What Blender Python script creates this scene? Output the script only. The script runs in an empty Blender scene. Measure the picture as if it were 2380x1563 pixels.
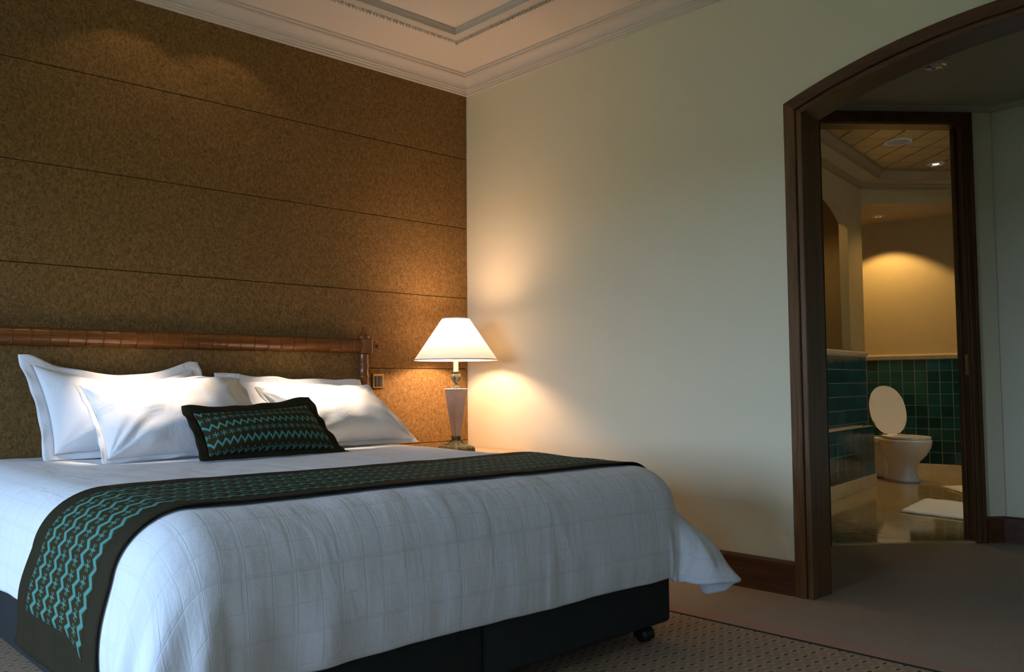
import bpy, bmesh, math, random
from math import sin, cos, pi, sqrt, atan2, radians
from mathutils import Vector, Matrix, noise
random.seed(7)
SC = bpy.context.scene
COL = SC.collection

# ------------------------------------------------------------------ camera
cam = bpy.data.cameras.new('camera'); cam_o = bpy.data.objects.new('camera', cam); COL.objects.link(cam_o)
cam.sensor_fit = 'HORIZONTAL'; cam.sensor_width = 36.0; cam.lens = 36.0 * 2004.08 / 2380.0
cam.clip_start = 0.05; cam.clip_end = 60
YAW, PITCH, ROLL = radians(43.462), radians(3.191), radians(-0.453)
fwd = Vector((sin(YAW)*cos(PITCH), cos(YAW)*cos(PITCH), sin(PITCH)))
rgt = Vector((cos(YAW), -sin(YAW), 0)); upv = rgt.cross(fwd)
r2 = rgt*cos(ROLL) + upv*sin(ROLL); u2 = -rgt*sin(ROLL) + upv*cos(ROLL)
Mx = Matrix((r2, u2, -fwd)).transposed().to_4x4(); Mx.translation = Vector((-3.572, -4.180, 0.947))
cam_o.matrix_world = Mx
SC.camera = cam_o

# ------------------------------------------------------------------ world, daylight, exposure
SC.view_settings.view_transform = 'Standard'; SC.view_settings.look = 'None'
SC.view_settings.exposure = 0.06; SC.view_settings.gamma = 1.0; SC.view_settings.use_curve_mapping = False
wd = bpy.data.worlds.new('overcast_sky'); SC.world = wd; wd.use_nodes = True
wd.node_tree.nodes['Background'].inputs[0].default_value = (0.43, 0.65, 1.0, 1)
wd.node_tree.nodes['Background'].inputs[1].default_value = 15.6
SC.cycles.use_denoising = True
SC.cycles.max_bounces = 6; SC.cycles.diffuse_bounces = 4; SC.cycles.use_adaptive_sampling = True; SC.cycles.adaptive_threshold = .09; SC.cycles.adaptive_min_samples = 24; SC.cycles.sample_clamp_indirect = 8
WIN = (-3.05, -0.4, 0.30, 2.00)          # window in the left wall: y0 y1 z0 z1
ADDED_WIN = (-5.7, -5.1, 0.30, 2.00)         # unseen window added further back to brighten lobby and carpet
XL, YF = -5.6, -6.6                      # left wall and wall behind the camera
for W_ in (WIN, ADDED_WIN):
    pl = bpy.data.lights.new('window_daylight', 'AREA'); plo = bpy.data.objects.new('window_daylight', pl); COL.objects.link(plo)
    pl.shape = 'RECTANGLE'; pl.size = W_[3]-W_[2]; pl.size_y = W_[1]-W_[0]; pl.cycles.is_portal = True
    plo.location = (XL-0.14, (W_[0]+W_[1])/2, (W_[2]+W_[3])/2); plo.rotation_euler = (0, -pi/2, 0)

# ------------------------------------------------------------------ helpers
def link(o, parent=None):
    COL.objects.link(o)
    if parent is not None: o.parent = parent
    return o
def tag(o, label=None, cat=None, group=None, kind=None):
    if label: o['label'] = label
    if cat: o['category'] = cat
    if group: o['group'] = group
    if kind: o['kind'] = kind
    return o
def mesh(name, V, F, mat=None, parent=None, smooth=False, uv=None):
    m = bpy.data.meshes.new(name); m.from_pydata([tuple(v) for v in V], [], F); m.update()
    if uv is not None:
        l = m.uv_layers.new(name='UVMap')
        for lp in m.loops: l.data[lp.index].uv = uv[lp.vertex_index]
    if smooth: m.polygons.foreach_set('use_smooth', [True]*len(m.polygons))
    if mat: m.materials.append(mat)
    return link(bpy.data.objects.new(name, m), parent)
def empty(name, loc=(0,0,0), rz=0, parent=None):
    o = bpy.data.objects.new(name, None); o.empty_display_size = 0.05
    o.location = loc; o.rotation_euler = (0, 0, rz)
    return link(o, parent)
def bm_obj(name, bm, mat=None, parent=None, smooth=False, bevel=0, seg=2, loc=None, rz=None):
    m = bpy.data.meshes.new(name)
    bmesh.ops.recalc_face_normals(bm, faces=bm.faces)
    if bevel:
        es = [e for e in bm.edges if len(e.link_faces) == 2 and e.calc_face_angle(0) > 0.5]
        bmesh.ops.bevel(bm, geom=es, offset=bevel, segments=seg, profile=0.5, affect='EDGES')
    bm.to_mesh(m); bm.free()
    if smooth:
        m.polygons.foreach_set('use_smooth', [True]*len(m.polygons))
    if mat: m.materials.append(mat)
    o = bpy.data.objects.new(name, m)
    if loc is not None: o.location = loc
    if rz is not None: o.rotation_euler = (0, 0, rz)
    return link(o, parent)
def add_box(bm, x0, x1, y0, y1, z0, z1):
    v = [bm.verts.new(p) for p in ((x0,y0,z0),(x1,y0,z0),(x1,y1,z0),(x0,y1,z0),(x0,y0,z1),(x1,y0,z1),(x1,y1,z1),(x0,y1,z1))]
    for f in ((0,3,2,1),(4,5,6,7),(0,1,5,4),(1,2,6,5),(2,3,7,6),(3,0,4,7)): bm.faces.new([v[i] for i in f])
    return v
def box(name, x0, x1, y0, y1, z0, z1, mat=None, parent=None, bevel=0, seg=2, smooth=False):
    bm = bmesh.new(); add_box(bm, min(x0,x1), max(x0,x1), min(y0,y1), max(y0,y1), min(z0,z1), max(z0,z1))
    return bm_obj(name, bm, mat, parent, bevel=bevel, seg=seg, smooth=smooth)
def add_lathe(bm, prof, n=32, axis='z', c=(0,0,0), cap=True, flute=0, nf=0):
    rings = []
    for (r, h) in prof:
        ring = []
        for i in range(n):
            t = 2*pi*i/n; rr = r*(1 + (flute*abs(sin(nf*t/2)) if flute else 0))
            p = {'z': (rr*cos(t), rr*sin(t), h), 'x': (h, rr*cos(t), rr*sin(t)), 'y': (rr*sin(t), h, rr*cos(t))}[axis]
            ring.append(bm.verts.new((p[0]+c[0], p[1]+c[1], p[2]+c[2])))
        rings.append(ring)
    for a, b in zip(rings, rings[1:]):
        for i in range(n): bm.faces.new((a[i], a[(i+1)%n], b[(i+1)%n], b[i]))
    if cap:
        bm.faces.new(rings[0][::-1]); bm.faces.new(rings[-1])
def lathe(name, prof, mat, parent=None, n=32, axis='z', c=(0,0,0), smooth=True, cap=True, flute=0, nf=0):
    bm = bmesh.new(); add_lathe(bm, prof, n, axis, c, cap, flute, nf)
    o = bm_obj(name, bm, mat, parent, smooth=smooth)
    if smooth: autosmooth(o)
    return o
def autosmooth(o, ang=0.7):
    m = o.data
    bm = bmesh.new(); bm.from_mesh(m)
    for e in bm.edges:
        if len(e.link_faces) == 2 and e.calc_face_angle(0) > ang: e.smooth = False
    bm.to_mesh(m); bm.free()
def prism(name, pts, z0, z1, mat=None, parent=None, bevel=0):
    bm = bmesh.new()
    a = [bm.verts.new((x, y, z0)) for x, y in pts]; b = [bm.verts.new((x, y, z1)) for x, y in pts]
    n = len(pts)
    bm.faces.new(a[::-1]); bm.faces.new(b)
    for i in range(n): bm.faces.new((a[i], a[(i+1)%n], b[(i+1)%n], b[i]))
    return bm_obj(name, bm, mat, parent, bevel=bevel)
def grid_faces(nu, nv, off=0, skip=None):
    return [(off+i*nv+j, off+(i+1)*nv+j, off+(i+1)*nv+j+1, off+i*nv+j+1) for i in range(nu-1) for j in range(nv-1) if not (skip and skip(i, j))]
def sstep(a, b, x):
    t = min(1, max(0, (x-a)/(b-a))); return t*t*(3-2*t)

# ------------------------------------------------------------------ shader helpers
class E_:
    def __init__(s, nt, sock): s.nt = nt; s.k = sock
    def _m(s, op, *a):
        n = s.nt.nodes.new('ShaderNodeMath'); n.operation = op
        for i, v in enumerate((s,)+a):
            if isinstance(v, E_): s.nt.links.new(v.k, n.inputs[i])
            else: n.inputs[i].default_value = v
        return E_(s.nt, n.outputs[0])
    def __add__(s, o): return s._m('ADD', o)
    __radd__ = __add__
    def __sub__(s, o): return s._m('SUBTRACT', o)
    def __mul__(s, o): return s._m('MULTIPLY', o)
    __rmul__ = __mul__
    def __truediv__(s, o): return s._m('DIVIDE', o)
    def abs(s): return s._m('ABSOLUTE')
    def fract(s): return s._m('FRACT')
    def floor(s): return s._m('FLOOR')
    def sqrt(s): return s._m('SQRT')
    def cos(s): return s._m('COSINE')
    def sin(s): return s._m('SINE')
    def atan2(s, o): return s._m('ARCTAN2', o)
    def max(s, o): return s._m('MAXIMUM', o)
    def min(s, o): return s._m('MINIMUM', o)
    def gt(s, o): return s._m('GREATER_THAN', o)
    def lt(s, o): return s._m('LESS_THAN', o)
    def tri(s): return (s.fract()-0.5).abs()*2.0
    def map(s, a, b, c=0.0, d=1.0, smooth=True):
        n = s.nt.nodes.new('ShaderNodeMapRange'); n.interpolation_type = 'SMOOTHSTEP' if smooth else 'LINEAR'
        s.nt.links.new(s.k, n.inputs[0])
        for i, v in enumerate((a, b, c, d)): n.inputs[1+i].default_value = v
        return E_(s.nt, n.outputs[0])
class Mat:
    def __init__(s, name, col=(.8,.8,.8), rough=.6, metal=0, spec=.5, **kw):
        s.m = bpy.data.materials.new(name); s.m.use_nodes = True; s.nt = s.m.node_tree
        s.b = s.nt.nodes['Principled BSDF']
        s.b.inputs['Base Color'].default_value = (*col, 1); s.b.inputs['Roughness'].default_value = rough
        s.b.inputs['Metallic'].default_value = metal; s.b.inputs['Specular IOR Level'].default_value = spec
        for k, v in kw.items(): s.b.inputs[k.replace('_', ' ')].default_value = v
    def N(s, t): return s.nt.nodes.new(t)
    def coord(s, which='Object'):
        n = s.N('ShaderNodeTexCoord'); return n.outputs[which]
    def mapping(s, scale=(1,1,1), which='Object', rot=(0,0,0), loc=(0,0,0)):
        n = s.N('ShaderNodeMapping'); s.nt.links.new(s.coord(which), n.inputs[0])
        n.inputs['Scale'].default_value = scale; n.inputs['Rotation'].default_value = rot; n.inputs['Location'].default_value = loc
        return n.outputs[0]
    def xyz(s, vec):
        n = s.N('ShaderNodeSeparateXYZ'); s.nt.links.new(vec, n.inputs[0]); return [E_(s.nt, o) for o in n.outputs]
    def noise(s, vec, scale=5, detail=3, rough=.5, dist=0):
        n = s.N('ShaderNodeTexNoise'); s.nt.links.new(vec, n.inputs['Vector'])
        n.inputs['Scale'].default_value = scale; n.inputs['Detail'].default_value = detail
        n.inputs['Roughness'].default_value = rough; n.inputs['Distortion'].default_value = dist
        return E_(s.nt, n.outputs[0])
    def mix(s, f, a, b):
        n = s.N('ShaderNodeMix'); n.data_type = 'RGBA'
        def put(v, i):
            if isinstance(v, E_): s.nt.links.new(v.k, n.inputs[i])
            elif isinstance(v, bpy.types.NodeSocket): s.nt.links.new(v, n.inputs[i])
            elif isinstance(v, (int, float)): n.inputs[i].default_value = v
            else: n.inputs[i].default_value = (*v, 1)
        put(f, 0); put(a, 6); put(b, 7); return n.outputs[2]
    def color(s, sock): s.nt.links.new(sock, s.b.inputs['Base Color']); return s
    def rough(s, e): s.nt.links.new(e.k, s.b.inputs['Roughness']); return s
    def bump(s, e, strength=.3, dist=.01):
        n = s.N('ShaderNodeBump'); s.nt.links.new(e.k, n.inputs['Height'])
        n.inputs['Strength'].default_value = strength; n.inputs['Distance'].default_value = dist
        s.nt.links.new(n.outputs[0], s.b.inputs['Normal']); return s

def m_plain(name, col, rough=.6, var=.04, scale=6, bump=0, bscale=200, **kw):
    M = Mat(name, col, rough, **kw); v = M.mapping()
    n = M.noise(v, scale, 3)
    M.color(M.mix(n, tuple(c*(1-var) for c in col), tuple(min(1, c*(1+var)) for c in col)))
    if bump: M.bump(M.noise(v, bscale, 2), bump, .002)
    return M.m
def m_fabric_wall(name):
    M = Mat(name, rough=.85, spec=.25)
    n = M.noise(M.mapping((80, 80, 55)), 1, 4, .66, 1.2)
    n2 = M.noise(M.mapping((26, 26, 20)), 1, 3, .6)
    c = M.mix(n.map(.36, .62), (.125, .062, .014), (.255, .145, .046))
    c = M.mix(n2.map(.3, .75)*.45, c, (.155, .084, .022))
    M.color(c); M.bump(n, .25, .002); return M.m
def m_wood(name, c0, c1, axis='z', rough=.32, spec=.5):
    M = Mat(name, rough=rough, spec=spec)
    sc = {'z': (28, 28, 1.6), 'y': (28, 1.6, 28), 'x': (1.6, 28, 28)}[axis]
    n = M.noise(M.mapping(sc), 1, 5, .6, 1.2); g = M.noise(M.mapping(tuple(k*7 for k in sc)), 1, 2)
    c = M.mix(n.map(.25, .75), c0, c1); M.color(M.mix(g.map(.45, .8)*.35, c, tuple(k*.55 for k in c0)))
    M.rough(n.map(0, 1, rough-.06, rough+.1)); M.bump(g, .06, .001); return M.m
def m_marble(name, c0, c1, vein, scale=3, rough=.12):
    M = Mat(name, rough=rough)
    v = M.mapping(); n = M.noise(v, scale, 6, .6, .8); w = M.noise(v, scale*.8, 4, .55, 2.2)
    ve = (w-.5).abs().map(0, .02, 1, 0)
    c = M.mix(n.map(.25, .75), c0, c1); M.color(M.mix(ve*n.map(.45, .7)*.55, c, vein)); return M.m

WHITE_PL = m_plain('ceiling_plaster', (.72, .63, .52), .8, .02, 3)
CORNICE = m_plain('cornice_plaster', (.62, .55, .46), .7, .02, 3)
WALLP = Mat('wall_paint_cream', (.78, .70, .48), .75, spec=.3)
_v = WALLP.mapping((1, 1, 1)); _n = WALLP.noise(_v, 90, 2);
WALLP.color(WALLP.mix(_n, (.765, .685, .465), (.795, .715, .495))); WALLP = WALLP.m
FABRIC = m_fabric_wall('upholstered_wall_fabric')
WOOD_Z = m_wood('mahogany_upright', (.095, .042, .013), (.20, .094, .031), 'z')
WOOD_Y = m_wood('mahogany_along_wall', (.060, .022, .008), (.135, .053, .019), 'y')
WOOD_X = m_wood('mahogany_across', (.060, .022, .008), (.135, .053, .019), 'x')
WOOD_DK = m_wood('dark_mahogany', (.060, .025, .008), (.135, .056, .018), 'z', .3)
RAILW = m_wood('headboard_wood', (.115, .036, .007), (.23, .078, .016), 'x', .18)
POSTW = m_wood('headboard_post_wood', (.12, .042, .009), (.24, .088, .02), 'z', .18)
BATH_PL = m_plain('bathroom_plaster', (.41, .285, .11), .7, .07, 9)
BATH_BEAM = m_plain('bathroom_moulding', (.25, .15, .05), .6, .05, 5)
BATH_CEIL = m_wood('bathroom_ceiling_panel', (.30, .17, .045), (.38, .225, .065), 'x', .4)
MARBLE = m_marble('beige_marble', (.50, .38, .20), (.66, .53, .31), (.16, .10, .05))
MARBLE_B = m_marble('beige_marble_skirting', (.58, .44, .23), (.68, .53, .30), (.25, .16, .07), 5, .2)
GROUT = m_plain('tile_grout', (.20, .21, .15), .8, .1, 20)

# ------------------------------------------------------------------ structure: bedroom
Z_CORN, Z_CEIL = 2.813, 2.915
def carpet():
    M = Mat('woven_carpet', rough=.95, spec=.1)
    v = M.coord(); x, y, z = M.xyz(v)
    n = M.noise(M.mapping((1, 1, 1)), 260, 2); nb = M.noise(v, 2.5, 3); grain = M.noise(v, 620, 1)
    plain = M.mix(n.map(.3, .7), (.34, .262, .195), (.50, .40, .30))
    plain = M.mix(nb.map(.3, .7)*.35, plain, (.37, .285, .212))
    pink = M.mix(n.map(.3, .7), (.42, .255, .19), (.51, .33, .255))
    # patterned field: pale woven lozenges with small staggered dark dots
    row = (y+20.0)/.056
    half = (row.floor()*.5).fract()
    cx = ((x+20.0-.623-.003)/.058 + half).fract()-.5
    cy = row.fract()-.5
    dot = (cx*cx*1.0 + cy*cy*6.5).sqrt().map(.20, .30, 1, 0)
    loz = (cx.abs()+cy.abs()).map(.35, .6)
    field = M.mix(loz, (.52, .36, .19), (.38, .26, .19))
    field = M.mix(grain.map(.3, .7)*.5, field, (.46, .32, .20))
    field = M.mix(dot, field, (.09, .105, .125))
    line = (x+.600).abs().lt(.010)
    infield = x.lt(-.600); inpink = x.lt(-.488)
    c = M.mix(inpink, plain, pink); c = M.mix(infield, c, field); c = M.mix(line, c, (.045, .058, .052))
    M.color(c); M.bump(n, .6, .004); return M.m
CARPET = carpet()
tag(box('floor', XL-.2, 2.3, YF-.2, .2, -.06, 0, CARPET), 'brown wall-to-wall carpet with dotted field and pink border stripe', 'floor', kind='structure')
# upholstered wall behind the bed, horizontal fabric panels
wh = tag(box('wall_back', XL-.2, .13, .035, .2, 0, 3.1, m_plain('wall_core', (.10, .06, .03), .9)), 'tall wall behind the bed clad in brown fabric panels', 'wall', kind='structure')
zs = [0.0, .145, .595, 1.045, 1.495, 1.945, 2.395, 2.86]
for i in range(len(zs)-1):
    bm = bmesh.new(); add_box(bm, XL, -.002, 0, .037, zs[i]+.0014, zs[i+1]-.0014)
    bm_obj('panel', bm, FABRIC, wh, bevel=.0035, seg=2)
# right wall with arched opening
CYA, CZA, RA = -3.251, -.458, 2.854
OY0, OY1, RI = -2.318, -4.184, 2.771
def arch_z(y, r): return CZA + sqrt(r*r-(y-CYA)**2)
def wall_with_arch(name, mat):
    n = 40; V = []; F = []
    for x in (0.0, .13):
        base = len(V)
        prof = [(.2, 0), (OY0, 0)] + [(OY0+(OY1-OY0)*i/n, arch_z(OY0+(OY1-OY0)*i/n, RI)) for i in range(n+1)] + [(OY1, 0), (YF-.2, 0)]
        for (yy, zz) in prof: V.append((x, yy, zz))
        for (yy, zz) in prof: V.append((x, yy, 3.1))
        k = len(prof)
        for i in range(k-1):
            if i in (1, n+2): continue
            F.append((base+i, base+i+1, base+k+i+1, base+k+i))
    h = len(V)//2
    for i in range(1, n+3): F.append((i, i+1, h+i+1, h+i))
    return mesh(name, V, F, mat)
tag(wall_with_arch('wall_right', WALLP), 'cream painted side wall with a wide arched opening', 'wall', kind='structure')
# left wall with the window, wall behind the camera, ceiling
wl = bmesh.new()
for (a, b) in ((YF-.2, ADDED_WIN[0]), (ADDED_WIN[1], WIN[0]), (WIN[1], .2)): add_box(wl, XL-.15, XL, a, b, 0, 3.1)
for W_ in (WIN, ADDED_WIN): add_box(wl, XL-.15, XL, W_[0], W_[1], 0, W_[2]); add_box(wl, XL-.15, XL, W_[0], W_[1], W_[3], 3.1)
tag(bm_obj('wall_left', wl, WALLP), 'cream wall holding the daylit window left of the bed', 'wall', kind='structure')
tag(box('wall_front', XL-.2, .13, YF-.2, YF, 0, 3.1, WALLP), 'cream wall behind the viewer, opposite the headboard', 'wall', kind='structure')
WFR = m_plain('window_paint', (.7, .68, .62), .4)
GL = Mat('window_glass'); _t = GL.N('ShaderNodeBsdfTransparent'); _g = GL.N('ShaderNodeBsdfGlossy'); _mx = GL.N('ShaderNodeMixShader'); _mx.inputs[0].default_value = .06
_g.inputs['Roughness'].default_value = .02
GL.nt.links.new(_t.outputs[0], _mx.inputs[1]); GL.nt.links.new(_g.outputs[0], _mx.inputs[2]); GL.nt.links.new(_mx.outputs[0], GL.nt.nodes['Material Output'].inputs[0]); GL = GL.m
for nm, W_, lab, nl in (('window_1', WIN, 'wide daylit window in the wall left of the bed', 3), ('added_window', ADDED_WIN, 'added unseen narrow window behind the viewer that brightens the lobby', 1)):
    w1 = tag(empty(nm, (XL-.1, W_[0], W_[2])), lab, 'window', kind='structure'); wy, wz = W_[1]-W_[0], W_[3]-W_[2]
    for (a, b, c, d) in [(0, wy, 0, .05), (0, wy, wz-.05, wz), (0, .05, 0, wz), (wy-.05, wy, 0, wz)] + [(wy*k/nl-.02, wy*k/nl+.02, 0, wz) for k in range(1, nl)]:
        box('window_frame', -.03, .03, a, b, c, d, WFR, w1)
    for k in range(nl): box('pane', -.003, .003, wy*k/nl+.02, wy*(k+1)/nl-.02, .05, wz-.05, GL, w1)
tag(box('added_ground', -320, XL-.6, -260, 260, -3.2, -3.0, m_plain('added_ground_green', (.13, .16, .10), .9, .3, .05)), 'added unseen green ground outside that keeps the upper wall darker', 'ground', kind='structure')  # unseen plane, added to cut daylight on the upper wall and ceiling
# ceiling with recessed tray
T0 = .552
ce = bmesh.new()
add_box(ce, XL-.2, .13, -T0, .2, Z_CEIL, 3.1); add_box(ce, XL-.2, .13, YF-.2, YF+T0, Z_CEIL, 3.1)
add_box(ce, -T0, .13, YF+T0, -T0, Z_CEIL, 3.1); add_box(ce, XL-.2, XL+T0, YF+T0, -T0, Z_CEIL, 3.1)
add_box(ce, XL+T0, -T0, YF+T0, -T0, Z_CEIL+.020, 3.1)
tag(bm_obj('ceiling', ce, WHITE_PL), 'peach cream plaster ceiling with a recessed centre panel', 'ceiling', kind='structure')
# cornice swept round the room, one length per wall
def ring_sweep(prof, name_parts, mat, root, x0, x1, y0, y1):
    # prof: (distance from wall, z); lengths along the four sides with mitred ends
    def corners(d): return [(x0+d, y1-d), (x1-d, y1-d), (x1-d, y0+d), (x0+d, y0+d)]
    for k in range(4):
        V = []; F = []
        for (d, z) in prof:
            c = corners(d); a, b = c[k], c[(k+1)%4]
            V += [(a[0], a[1], z), (b[0], b[1], z)]
        for i in range(len(prof)-1): F.append((2*i, 2*i+1, 2*i+3, 2*i+2))
        mesh(name_parts, V, F, mat, root)
prof = [(0, 2.806), (.010, 2.806), (.012, 2.812), (.012, 2.822), (.017, 2.825), (.017, 2.834), (.023, 2.838)]
for i in range(9):
    t = i/8*pi/2; prof.append((.023+.055*(1-cos(t)), 2.840+.050*sin(t)))
prof += [(.080, 2.893), (.086, 2.893), (.086, 2.902), (.098, 2.904), (.100, Z_CEIL+.004)]
t1 = tag(empty('trim_1'), 'pale plaster cornice where the walls meet the ceiling', 'cornice', kind='structure')
ring_sweep(prof, 'cornice_length', CORNICE, t1, XL, 0.0, YF, 0.0)
t2 = tag(empty('trim_2'), 'plaster moulding with leaf relief framing the recessed ceiling panel', 'moulding', kind='structure')
prof2 = [(.438, Z_CEIL+.002), (.440, Z_CEIL-.006), (.448, Z_CEIL-.010), (.456, Z_CEIL-.008), (.500, Z_CEIL-.016), (.508, Z_CEIL-.014), (.512, Z_CEIL-.022), (.540, Z_CEIL-.024), (.5515, Z_CEIL-.020), (.5515, Z_CEIL+.006)]
ring_sweep(prof2, 'moulding_length', CORNICE, t2, XL, 0.0, YF, 0.0)
def leaf_row(p0, p1, nrm):
    bm = bmesh.new(); p0 = Vector(p0); p1 = Vector(p1); L = (p1-p0).length; d = (p1-p0)/L; n = int(L/.042); nv = Vector(nrm)
    for i in range(n):
        c = p0 + d*(i+.5)*L/n
        for s in (-1, 1):
            a = c + d*.010*s - nv*.018; b = c + d*.019*s; e = c + d*.008*s + nv*.018; m = c + d*.010*s + Vector((0, 0, -.024)); h = c + d*.002*s
            vs = [bm.verts.new(q) for q in (a, b, e, h)]; mm = bm.verts.new(m)
            for j in range(4): bm.faces.new((vs[j], vs[(j+1)%4], mm))
    return bm
for (p0, p1, nr) in (((-3.6, -.478, Z_CEIL-.010), (-.46, -.478, Z_CEIL-.010), (0, 1, 0)), ((-.478, -.46, Z_CEIL-.010), (-.478, -3.6, Z_CEIL-.010), (1, 0, 0))):
    tag(bm_obj('leaf_relief', leaf_row(p0, p1, nr), CORNICE, t2), kind='stuff')
# baseboards
def baseboard(name, pts, side, label, mat, h=.151, t=.018):
    # pts: polyline on the floor; side = +1 board grows to the left of travel
    V = []; F = []
    pr = [(0, 0), (t, 0), (t, h-.012), (t*.75, h-.004), (t*.4, h), (0, h)]
    n = len(pts)
    for i, p in enumerate(pts):
        p = Vector(p)
        dn = []
        if i > 0: dn.append((p-Vector(pts[i-1])).normalized())
        if i < n-1: dn.append((Vector(pts[i+1])-p).normalized())
        ns = [Vector((-d.y, d.x))*side for d in dn]
        m = ns[0] if len(ns) == 1 else (ns[0]+ns[1]).normalized()/max(.3, ((ns[0]+ns[1]).normalized().dot(ns[0])))
        for (o, z) in pr: V.append((p.x+m.x*o, p.y+m.y*o, z))
    k = len(pr)
    for i in range(n-1):
        for j in range(k-1): F.append((i*k+j, (i+1)*k+j, (i+1)*k+j+1, i*k+j+1))
    F.append(tuple(range(k))); F.append(tuple(range((n-1)*k, n*k))[::-1])
    return tag(mesh(name, V, F, mat), label, 'baseboard', kind='structure')
baseboard('baseboard_right', [(0, .0), (0, -2.237)], -1, 'dark mahogany skirting board between the bed and the arch', WOOD_Y)
baseboard('baseboard_front', [(0, -4.27), (0, YF), (XL, YF), (XL, 0)], -1, 'dark mahogany skirting board behind the viewer', WOOD_Y)

# arched casing
def arch_casing():
    root = tag(empty('trim_3', (0, -2.28, 0)), 'mahogany casing around the wide arched opening', 'door casing', kind='structure')
    off = Vector((0, -2.28, 0))
    pr = [(0, 0), (0, -.018), (.003, -.021), (.052, -.024), (.055, -.020), (.055, -.006), (.060, -.006), (.061, -.018), (.066, -.020), (.081, -.020), (.085, -.017),
          (.085, .125), (.085, .150), (.060, .152), (.0, .150), (0, .13)]
    yo = -2.2335; ye = 2*CYA - yo; nA = 48
    def rows(o):
        yj = yo-o; zj = arch_z(yj, RA-o); a0 = atan2(zj-CZA, yj-CYA)
        left = [(yj, 0), (yj, zj)]
        ar = [(CYA+(RA-o)*cos(a0+(pi-2*a0)*i/nA), CZA+(RA-o)*sin(a0+(pi-2*a0)*i/nA)) for i in range(nA+1)]
        right = [(2*CYA-yj, zj), (2*CYA-yj, 0)]
        return left, ar, right
    for idx, nm in ((0, 'jamb'), (1, 'arch_head'), (2, 'jamb')):
        V = []; F = []
        sts = [rows(o)[idx] for (o, x) in pr]
        ns = len(sts[0]); k = len(pr)
        for s in range(ns):
            for j, (o, x) in enumerate(pr):
                y, z = sts[j][s]; V.append((x-off.x, y-off.y, z))
        for s in range(ns-1):
            for j in range(k-1): F.append((s*k+j, s*k+j+1, (s+1)*k+j+1, (s+1)*k+j))
        mesh(nm, V, F, WOOD_Z if idx != 1 else WOOD_Y, root)
arch_casing()

# ------------------------------------------------------------------ structure: lobby behind the arch
D0 = Vector((1.918, -2.357)); U2 = Vector((cos(radians(-40)), sin(radians(-40)))); V2 = Vector((-U2.y, U2.x))
def UV(u, v): p = D0 + U2*u + V2*v; return (p.x, p.y)
Z_LOB = 2.59; DU0, DU1, DZ = -.918, -.013, 2.500
def uv_box(name, u0, u1, v0, v1, z0, z1, mat, parent=None, bevel=0):
    return prism(name, [UV(u0, v0), UV(u1, v0), UV(u1, v1), UV(u0, v1)], z0, z1, mat, parent, bevel)
wdv = bmesh.new()
def uvb(bm, u0, u1, v0, v1, z0, z1):
    vs = [bm.verts.new((*UV(u, v), z)) for z in (z0, z1) for (u, v) in ((u0, v0), (u1, v0), (u1, v1), (u0, v1))]
    for f in ((0,3,2,1),(4,5,6,7),(0,1,5,4),(1,2,6,5),(2,3,7,6),(3,0,4,7)): bm.faces.new([vs[i] for i in f])
uvb(wdv, -2.12, DU0, 0, .10, 0, 3.1); uvb(wdv, DU1, .158, 0, .10, 0, 3.1); uvb(wdv, DU0, DU1, 0, .10, DZ, 3.1)
tag(bm_obj('wall_lobby_door', wdv, WALLP), 'pale wall in the lobby around the bathroom doorway', 'wall', kind='structure')
tag(prism('wall_lobby_right', [(2.050, -2.44), (2.050, -5.4), (2.2, -5.4), (2.2, -2.48), UV(.158, .12), UV(.158, 0)], 0, 3.1, WALLP), 'pale lobby wall at the far right beside the bathroom door', 'wall', kind='structure')
tag(box('wall_lobby_end', .13, 2.2, -5.4, -5.25, 0, 3.1, WALLP), 'pale end wall of the lobby out of view', 'wall', kind='structure')
tag(box('wall_lobby_left', .13, .9, -.80, -.70, 0, 3.1, WALLP), 'pale short lobby wall hidden behind the arch', 'wall', kind='structure')
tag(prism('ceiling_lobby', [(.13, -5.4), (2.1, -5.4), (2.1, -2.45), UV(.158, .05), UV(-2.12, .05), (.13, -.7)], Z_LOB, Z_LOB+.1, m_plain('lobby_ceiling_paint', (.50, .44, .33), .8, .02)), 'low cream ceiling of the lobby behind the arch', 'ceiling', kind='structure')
baseboard('baseboard_lobby', [UV(.018, 0), UV(.144, 0), (2.050, -5.25)], -1, 'dark mahogany skirting in the lobby right of the bathroom door', WOOD_X)
def sweep_line(name, pts, prof, side, mat, label):
    V = []; F = []; k = len(prof); n = len(pts)
    for i, p in enumerate(pts):
        p = Vector(p); dn = []
        if i > 0: dn.append((p-Vector(pts[i-1])).normalized())
        if i < n-1: dn.append((Vector(pts[i+1])-p).normalized())
        ns = [Vector((-d.y, d.x))*side for d in dn]
        m = ns[0] if len(ns) == 1 else (ns[0]+ns[1]).normalized()/max(.3, ((ns[0]+ns[1]).normalized().dot(ns[0])))
        for (o, z) in prof: V.append((p.x+m.x*o, p.y+m.y*o, z))
    for i in range(n-1):
        for j in range(k-1): F.append((i*k+j, (i+1)*k+j, (i+1)*k+j+1, i*k+j+1))
    return tag(mesh(name, V, F, mat), label, 'moulding', kind='structure')
sweep_line('trim_4', [UV(-1.6, 0), UV(.144, 0), (2.050, -5.25)], [(0, Z_LOB-.035), (.008, Z_LOB-.035), (.010, Z_LOB-.022), (.022, Z_LOB-.012), (.024, Z_LOB), (.0, Z_LOB+.002)], -1, m_plain('lobby_trim_paint', (.52, .46, .36), .7), 'thin plaster moulding under the lobby ceiling')
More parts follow.
